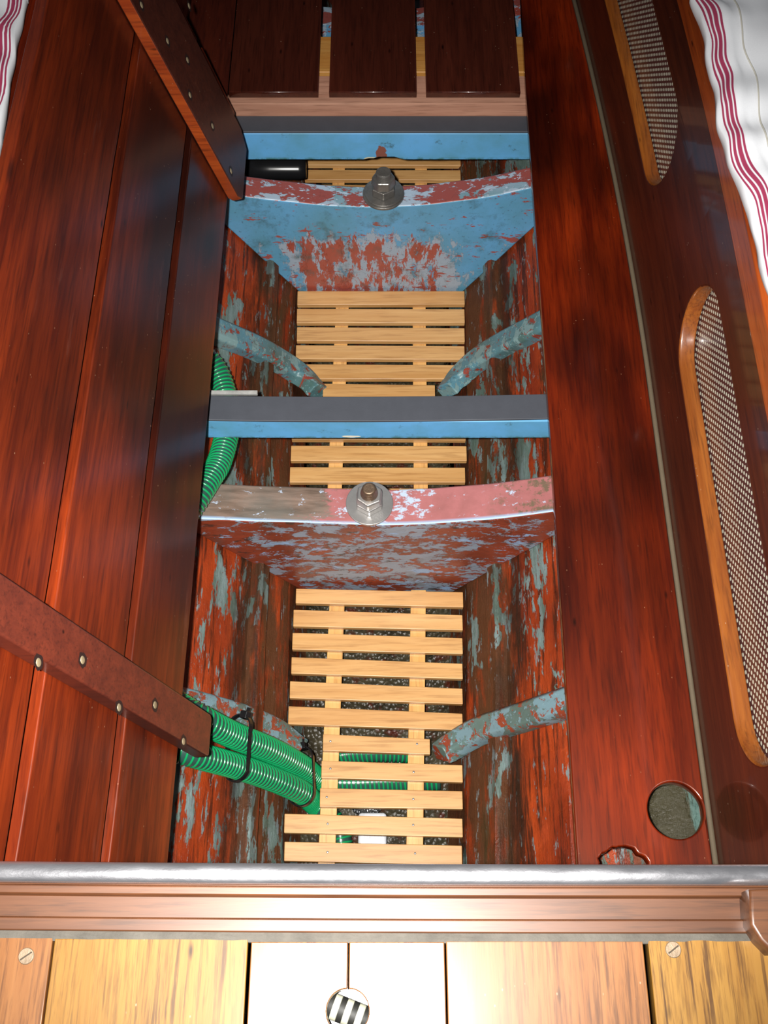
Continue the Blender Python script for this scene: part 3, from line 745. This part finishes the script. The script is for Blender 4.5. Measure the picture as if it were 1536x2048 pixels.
# ================================================================== RIGHT SETTEE FRONT with two long mesh-backed slots
FT = .025
def fm(z, Y, w_):  # face coords: height, along, depth (w_ in 0..-FT goes outboard)
    return Vector((bend(Y) + .003 + .09 * z - w_, Y, z))
def stadium(y0, y1, z0, z1, n=20):
    r = (z1 - z0) / 2; zc = (z0 + z1) / 2; L = []
    for k in range(n + 1):
        a = -math.pi / 2 + math.pi * k / n; L.append((zc + r * math.sin(a) , y1 - r * 1.0 + r * math.cos(a)))
    m = 14
    for k in range(1, m): L.append((z1, y1 - r + (y0 + r - (y1 - r)) * k / m))
    for k in range(n + 1):
        a = math.pi / 2 + math.pi * k / n; L.append((zc + r * math.sin(a), y0 + r + r * math.cos(a)))
    for k in range(1, m): L.append((z0, y0 + r + (y1 - r - y0 - r) * k / m))
    return L
ZT = .372
slots = [(.292, .965, .112, .262), (1.215, 1.90, .112, .262)]
t = thing('settee_front', (.44, 1.2, 0), 'dark glossy mahogany settee front on the right with long rounded mesh slots', 'settee')
bm = plate([(-.03, .11), (-.03, 2.42), (ZT, 2.42), (ZT, .11)], [stadium(*q) for q in slots], FT, fm, .004, cuts=[.2 + .12 * i for i in range(18)])
bm.faces.ensure_lookup_table()
bmesh.ops.recalc_face_normals(bm, faces=bm.faces)
for f_ in bm.faces:
    cz = f_.calc_center_median()
    if abs(f_.normal.x) < .72 and .05 < cz.z < .34: f_.material_index = 1  # inner faces of the slots take the paler mahogany
o = obj('face_board', bm, M_face, t); o.data.materials.append(M_ledge)
# perforated sheet
s = N('perforated_sheet')
v = s.coord((1, 1, 1)); x, y, z = s.xyz(v)
def dots(oy, oz):
    P_, Q_ = .0118, .0105
    fy = s.math('SUBTRACT', s.math('FRACT', s.math('ADD', s.math('DIVIDE', y, P_), oy + 50)), .5)
    fz = s.math('SUBTRACT', s.math('FRACT', s.math('ADD', s.math('DIVIDE', z, Q_), oz + 50)), .5)
    return s.math('ADD', s.math('POWER', s.math('MULTIPLY', fy, 1.0), 2.0), s.math('POWER', s.math('MULTIPLY', fz, 1.15), 2.0))
d = s.math('MINIMUM', dots(0, 0), dots(.5, .5))
mk = s.ramp(d, .062, .045)
s.set(col=s.mix(mk, (.075, .028, .026), (.62, .62, .50)), rough=.35, coat=.4); M_mesh = s.m
for (y0, y1, z0, z1) in slots:
    bm = plate([(z0 - .012, y0 - .012), (z0 - .012, y1 + .012), (z1 + .012, y1 + .012), (z1 + .012, y0 - .012)], [], .002, lambda u, v_, w_: fm(u, v_, w_ - FT - .0005), .0004, cuts=[.2 + .12 * i for i in range(18)])
    obj('mesh_panel', bm, M_mesh, t)
# top rail
bm = bmesh.new(); R = []
for i in range(40):
    Y = .11 + i * .0592; x0 = bend(Y) + .003 + .09 * ZT
    R.append([bm.verts.new(q) for q in ((x0 - .007, Y, ZT - .032), (x0 - .003, Y, ZT + .010), (x0 + .010, Y, ZT + .019), (x0 + .12, Y, ZT + .021), (x0 + .12, Y, ZT - .004), (x0 - .0006, Y, ZT + .0005))])
for a, b in zip(R, R[1:]):
    for k in range(6): bm.faces.new((a[k], a[(k + 1) % 6], b[(k + 1) % 6], b[k]))
bm.faces.new(R[0]); bm.faces.new(R[-1][::-1])
obj('top_rail', bm, wood('rail_mahogany', (.06, .011, .004), (.27, .042, .006), (.45, .085, .011), coat=.6, coatr=.1, rough=.35, seed=15), t, bevel=.002)
# locker interior back panel so the slots are closed behind
bm = bmesh.new(); box(bm, .56, .575, .11, 2.42, -.02, .36); obj('back_board', bm, M_mahog2, t)

# left settee
t = thing('settee_front', (-.40, 1.2, 0), 'dark mahogany settee front on the left behind the leaning panel', 'settee')
bm = plate([(-.03, .11), (-.03, 2.42), (ZT, 2.42), (ZT, .11)], [], .02, lambda u, v_, w_: Vector((-.386 + w_, v_, u)), .002)
obj('face_board', bm, M_mahog2, t)
bm = bmesh.new(); box(bm, -.62, -.3845, .11, 2.42, ZT, ZT + .02); obj('top_rail', bm, M_mahog, t, bevel=.004)

# ================================================================== CUSHIONS
def stripes_mat():
    s = N('ticking_stripe_cloth'); a = s.n.new('ShaderNodeAttribute'); a.attribute_name = 'across'; u = a.outputs['Fac']
    c = (.80, .82, .86); m = None
    for c0, hw in ((.0045, .0009), (.0085, .0015), (.0135, .0022), (.0185, .0013), (.100, .0015), (.106, .0010), (.112, .0015)):
        q = s.ramp(s.math('ABSOLUTE', s.math('SUBTRACT', u, c0)), hw * 1.15, hw * .8)
        m = q if m is None else s.math('MAXIMUM', m, q)
    n = s.noise(700, 2, .5); cc = s.mix(s.ramp(n, .3, .7, 0, .12), c, (.5, .52, .56))
    s.set(col=s.mix(m, cc, (.33, .030, .085)), rough=.85); s.bump(n, .1, .0005); return s.m
M_cloth = stripes_mat()
def cushion(edge, side, width, z0, th, label, seed):
    """edge: list of points of the inner rim (x, Y); top is a puffy grid going outboard"""
    t = thing('seat_cushion', (edge[len(edge) // 2][0] + side * width / 2, edge[len(edge) // 2][1], z0), label, 'cushion')
    E = spline([Vector((x, y, 0)) for x, y in edge], 8); bm = bmesh.new(); lay = bm.verts.layers.float.new('across'); rows = []
    nu = 34
    for i, e in enumerate(E):
        row = []; Y = e.y
        # underside, side wall, then top
        for j in range(-3, nu):
            if j == -3: u = .05; z = z0; au = -.01
            elif j == -2: u = .012; z = z0 + .004; au = -.008
            elif j == -1: u = .0015; z = z0 + th * .30; au = -.003
            else:
                k = j / (nu - 1); u = width * k ** 1.5; au = u
                z = z0 + th * (.55 + .45 * (1 - math.exp(-u / .018)))
                pl = math.sin(Y * 62 + u * 20 + 3 * mnoise.noise(Vector((Y * 5, u * 4, seed)))) 
                z += .0042 * pl * math.exp(-((u - .03) / .04) ** 2) + mnoise.noise(Vector((Y * 13, u * 16, seed))) * .014 * min(1, u / .03)
                z -= .006 * math.exp(-((u - .038) / .0035) ** 2)     # seam groove
            dx = mnoise.noise(Vector((Y * 24, j * .25, seed + 2))) * .0035 if j > -3 else 0
            v = bm.verts.new((e.x + side * (u + dx), e.y, z)); v[lay] = max(au, -.01) + .002 * math.sin(Y * 40)
            row.append(v)
        rows.append(row)
    # bottom edge at outboard side
    for row, e in zip(rows, E):
        v = bm.verts.new((e.x + side * width, e.y, z0)); v[lay] = .2; row.append(v)
    for a, b in zip(rows, rows[1:]):
        n = len(a)
        for k in range(n): bm.faces.new((a[k], a[(k + 1) % n], b[(k + 1) % n], b[k]))
    bm.faces.new(rows[0]); bm.faces.new(rows[-1][::-1])
    o = obj('cover', bm, M_cloth, t, smooth=True)
    # raised seam line
    bm = bmesh.new(); pth = []
    for e in E:
        Y = e.y; u = .045 + .003 * math.sin(Y * 30)
        z = z0 + th * (.55 + .45 * (1 - math.exp(-u / .018))) + mnoise.noise(Vector((Y * 13, u * 16, seed))) * .014 + .0042 * math.sin(Y * 62 + u * 20 + 3 * mnoise.noise(Vector((Y * 5, u * 4, seed)))) * math.exp(-((u - .03) / .04) ** 2)
        pth.append(Vector((e.x + side * u, Y, z)))
    sweep(bm, pth, .0011, 6); obj('piping', bm, plain('cream_thread', (.62, .60, .52), .8), t, smooth=True)
ZC = ZT + .0215
edge = []
for px, py in ((1378, -25), (1380, 0), (1396, 45), (1408, 90), (1413, 130), (1428, 175), (1429, 225), (1440, 275), (1460, 340), (1483, 390), (1503, 450), (1513, 510), (1527, 560), (1541, 610), (1560, 700), (1580, 800)):
    p = atz(px, py, ZC + .02); edge.append((p.x, p.y))
edge = [(edge[0][0] - .004, 2.2), (edge[0][0] - .004, 1.9), (edge[0][0], 1.6)] + edge + [(edge[-1][0], .3)]
edge = edge[::-1]
cushion(edge, 1, .30, ZC, .05, 'white cushion with crimson stripes along its edge, on the right settee', 1)
edge = []
for px, py in ((62, -30), (55, 0), (38, 80), (20, 180), (-2, 325), (-25, 450)):
    p = atz(px, py, ZC + .02); edge.append((p.x, p.y))
edge = ([(edge[0][0], 2.2), (edge[0][0], 1.7)] + edge + [(edge[-1][0], .5)])[::-1]
cushion(edge, -1, .25, ZC, .05, 'white cushion with crimson stripes in the top left corner', 5)

# ================================================================== SILL AND BRIDGE DECK
ZD = .45
def px_y(py, z=ZD): return atz(768, py, z).y
# moulded sill: profile (Y, z)
bm = bmesh.new()
pr = [(.1405, .400), (.1405, .4475), (.1380, .4500), (.1262, .4500), (.1250, .4480), (.1235, .4505), (.1175, .4505), (.1160, .4480), (.1160, .4445), (.0985, .4445),
      (.0983, .4495), (.0975, .4510), (.0880, .4510), (.0872, .4495), (.0872, .400)]
R = []
for i in range(31):
    x = -.6 + i * 1.2 / 30; dy = -.0016 * (1 - (x / .42) ** 2) - x * .004
    R.append([bm.verts.new((x, y + dy, z)) for y, z in pr])
for a, b in zip(R, R[1:]):
    for k in range(len(pr)): bm.faces.new((a[k], a[(k + 1) % len(pr)], b[(k + 1) % len(pr)], b[k]))
bm.faces.new(R[0]); bm.faces.new(R[-1][::-1])
tag(obj('sill_moulding', bm, M_sill, bevel=.0008), 'grooved brown wooden sill moulding between the metal strip and the deck planks', 'sill')
# metal edge strip, half round
s = N('polished_alloy'); s.set(col=(.68, .68, .72), metal=.93, rough=s.ramp(s.noise(60, 5, .6, s.coord((.3, 1, 1))), .3, .7, .20, .34)); s.bump(s.noise(160, 5, .7, s.coord((.5, 1, 1))), .25, .001); M_alloy = s.m
bm = bmesh.new(); R = []
for i in range(31):
    x = -.6 + i * 1.2 / 30; dy = -.0016 * (1 - (x / .42) ** 2) - x * .004
    ring = [bm.verts.new((x, .1343 + dy + .0088 * math.cos(a), .4500 + .0052 * math.sin(a))) for a in [math.pi * k / 12 for k in range(13)]]
    ring.append(bm.verts.new((x, .1343 + dy - .0088, .4497))); ring.insert(0, bm.verts.new((x, .1431 + dy, .446)))
    R.append(ring)
for a, b in zip(R, R[1:]):
    for k in range(len(a)): bm.faces.new((a[k], a[(k + 1) % len(a)], b[(k + 1) % len(a)], b[k]))
bm.faces.new(R[0]); bm.faces.new(R[-1][::-1])
tag(obj('metal_strip', bm, M_alloy, smooth=True), 'bright half-round metal strip along the sill edge', 'metal strip')
# caulk line and bed
bm = bmesh.new(); R = []
for i in range(61):
    x = -.6 + i * 1.2 / 60; dy = -.0016 * (1 - (x / .42) ** 2) - x * .004; j = mnoise.noise(Vector((x * 60, 0, 0))) * .0008
    R.append([bm.verts.new(q) for q in ((x, .0872 + dy, .440), (x, .0872 + dy, .4490), (x, .0835 + dy, .4496 + j), (x, .0795 + dy + j, .4485), (x, .0795 + dy, .440))])
for a, b in zip(R, R[1:]):
    for k in range(5): bm.faces.new((a[k], a[(k + 1) % 5], b[(k + 1) % 5], b[k]))
bm.faces.new(R[0]); bm.faces.new(R[-1][::-1])
struct(obj('trim_2', bm, M_caulk2, smooth=False), 'grey caulk line along the deck plank ends')
# planks of the bridge deck
hc = atz(692, 2022, ZD); hr = .0168
def plank(x0, x1, ytop, mat, label, hole=None, slant=0.0, yend=-.16):
    pts = [(x0 + slant * 0, ytop)]
    if hole == 'right':   # cut into the right edge
        pts = [(x0, yend), (x1, yend)]
        a0 = [math.radians(-90 - k * 180 / 20) for k in range(21)]
        pts += [(x1 - 0 + hr * math.cos(a), hc.y + hr * math.sin(a)) for a in a0]
        pts += [(x1, ytop), (x0, ytop)]
    elif hole == 'left':
        pts = [(x1, yend), (x1, ytop), (x0, ytop)]
        a0 = [math.radians(90 - k * 180 / 20) for k in range(21)]
        pts += [(x0 + hr * math.cos(a), hc.y + hr * math.sin(a)) for a in a0]
        pts += [(x0, yend)]
    else: pts = [(x0, yend), (x1, yend), (x1, ytop), (x0, ytop)]
    bm = plate(pts, [], .016, lambda u, v, w_: Vector((u, v, ZD - .001 + w_)), .0009)
    return tag(obj('deck_plank', bm, mat), label, 'plank')
xs = [atz(px, 1900, ZD).x for px in (104, 498, 697, 891, 1293)]
gp = .0009
plank(-.6, xs[0] - gp, .0825, M_oak2, 'honey-brown deck plank at the left edge with a sunken screw')
plank(xs[0] + gp, xs[1] - .0014, .0815, M_oak, 'wide golden deck plank with strong grain, left of the split with the hole')
plank(xs[1] + .0014, xs[2] - .0006, .0788, M_oak2, 'narrow deck plank left of the dark round hole', 'right')
plank(xs[2] + .0006, xs[3] - .0007, .0788, M_oak2, 'narrow glaring deck plank right of the dark round hole', 'left')
plank(xs[3] + .0007, xs[4] - .0022, .0795, M_oak2, 'wide reddish deck plank right of the glaring narrow one')
plank(xs[4] + .0022, .6, .0825, M_oak, 'golden deck plank at the right edge with a round screw head')
for (px, py), lb in (((52, 1912), 'round slotted screw head in the left edge deck plank'), ((1347, 1899), 'round pale screw head in the right edge deck plank')):
    p = atz(px, py, ZD); t = thing('deck_screw', (p.x, p.y, ZD - .0012), lb, 'screw')
    bm = bmesh.new(); bmesh.ops.create_cone(bm, cap_ends=True, segments=28, radius1=.0068, radius2=.0062, depth=.0012, matrix=Matrix.Translation((p.x, p.y, ZD - .0004))); obj('screw_head', bm, plain('weathered_bronze_' + lb[:5].strip(), (.28, .20, .13), .5, .3, bump=.4, var=.7), t, bevel=.0003)
    bm = bmesh.new(); box(bm, -.0055, .0055, -.0006, .0006, 0, .0003, Matrix.Translation((p.x, p.y, ZD + .0001)) @ Matrix.Rotation(.6, 4, 'Z')); obj('slot', bm, plain('dark_slot_' + lb[:5].strip(), (.05, .035, .02), .8), t)
# support under the planks
bm = bmesh.new(); box(bm, -.6, .6, -.16, .084, .388, .400); struct(obj('floor_1', bm, M_mahog2))
# striped hose under the hole
t = thing('striped_hose', (hc.x, hc.y, .41), 'cream and black banded hose visible inside the round deck hole', 'hose')
s = N('cream_black_bands'); x, y, z = s.xyz(s.coord((1, 1, 1), rot=(0, 0, .35)))
q = s.math('FRACT', s.math('ADD', s.math('DIVIDE', x, .0105), 50.2)); s.set(col=s.mix(s.ramp(q, .48, .55), (.42, .42, .32), (.012, .012, .010)), rough=.6)
bm = bmesh.new(); sweep(bm, [Vector((hc.x - .05, hc.y + .018, .4215)), Vector((hc.x, hc.y, .4215)), Vector((hc.x + .05, hc.y - .018, .4215))], .0105, 24); obj('hose_wall', bm, s.m, t, smooth=True)
# dark corner block at the right end of the sill
bm = bmesh.new(); a = atz(1500, 1800, ZD + .02)
pts = [(a.x + .0, .118), (a.x + .09, .122), (a.x + .09, .068), (a.x + .012, .068), (a.x + .003, .078), (a.x - .003, .090)]
bmx = plate(pts, [], .035, lambda u, v, w_: Vector((u, v, ZD + .022 + w_)), .003)
tag(obj('corner_block', bmx, M_sill), 'dark brown corner block at the right end of the sill', 'block')
GR = {'floor_plank': 'dark glossy planks at the far end of the sole', 'frame_rib': 'painted ribs on the hull sides', 'slatted_grating': 'slatted pine gratings in the bilge',
      'keel_bolt': 'keel bolts through the floor timbers', 'cable_tie': 'black cable ties around the hoses', 'ribbed_hose': 'green ribbed hoses', 'deck_plank': 'planks of the bridge deck',
      'floor_timber': 'V-shaped floor timbers', 'deck_screw': 'screw heads in the deck planks', 'seat_cushion': 'striped white cushions'}
for o in bpy.data.objects:
    k = o.name.split('.')[0]
    if o.parent is None and k in GR: o['group'] = GR[k]
# smooth-by-angle for plates
for o in bpy.data.objects:
    if o.type == 'MESH' and not o.modifiers and o.data.polygons and not o.data.polygons[0].use_smooth: pass
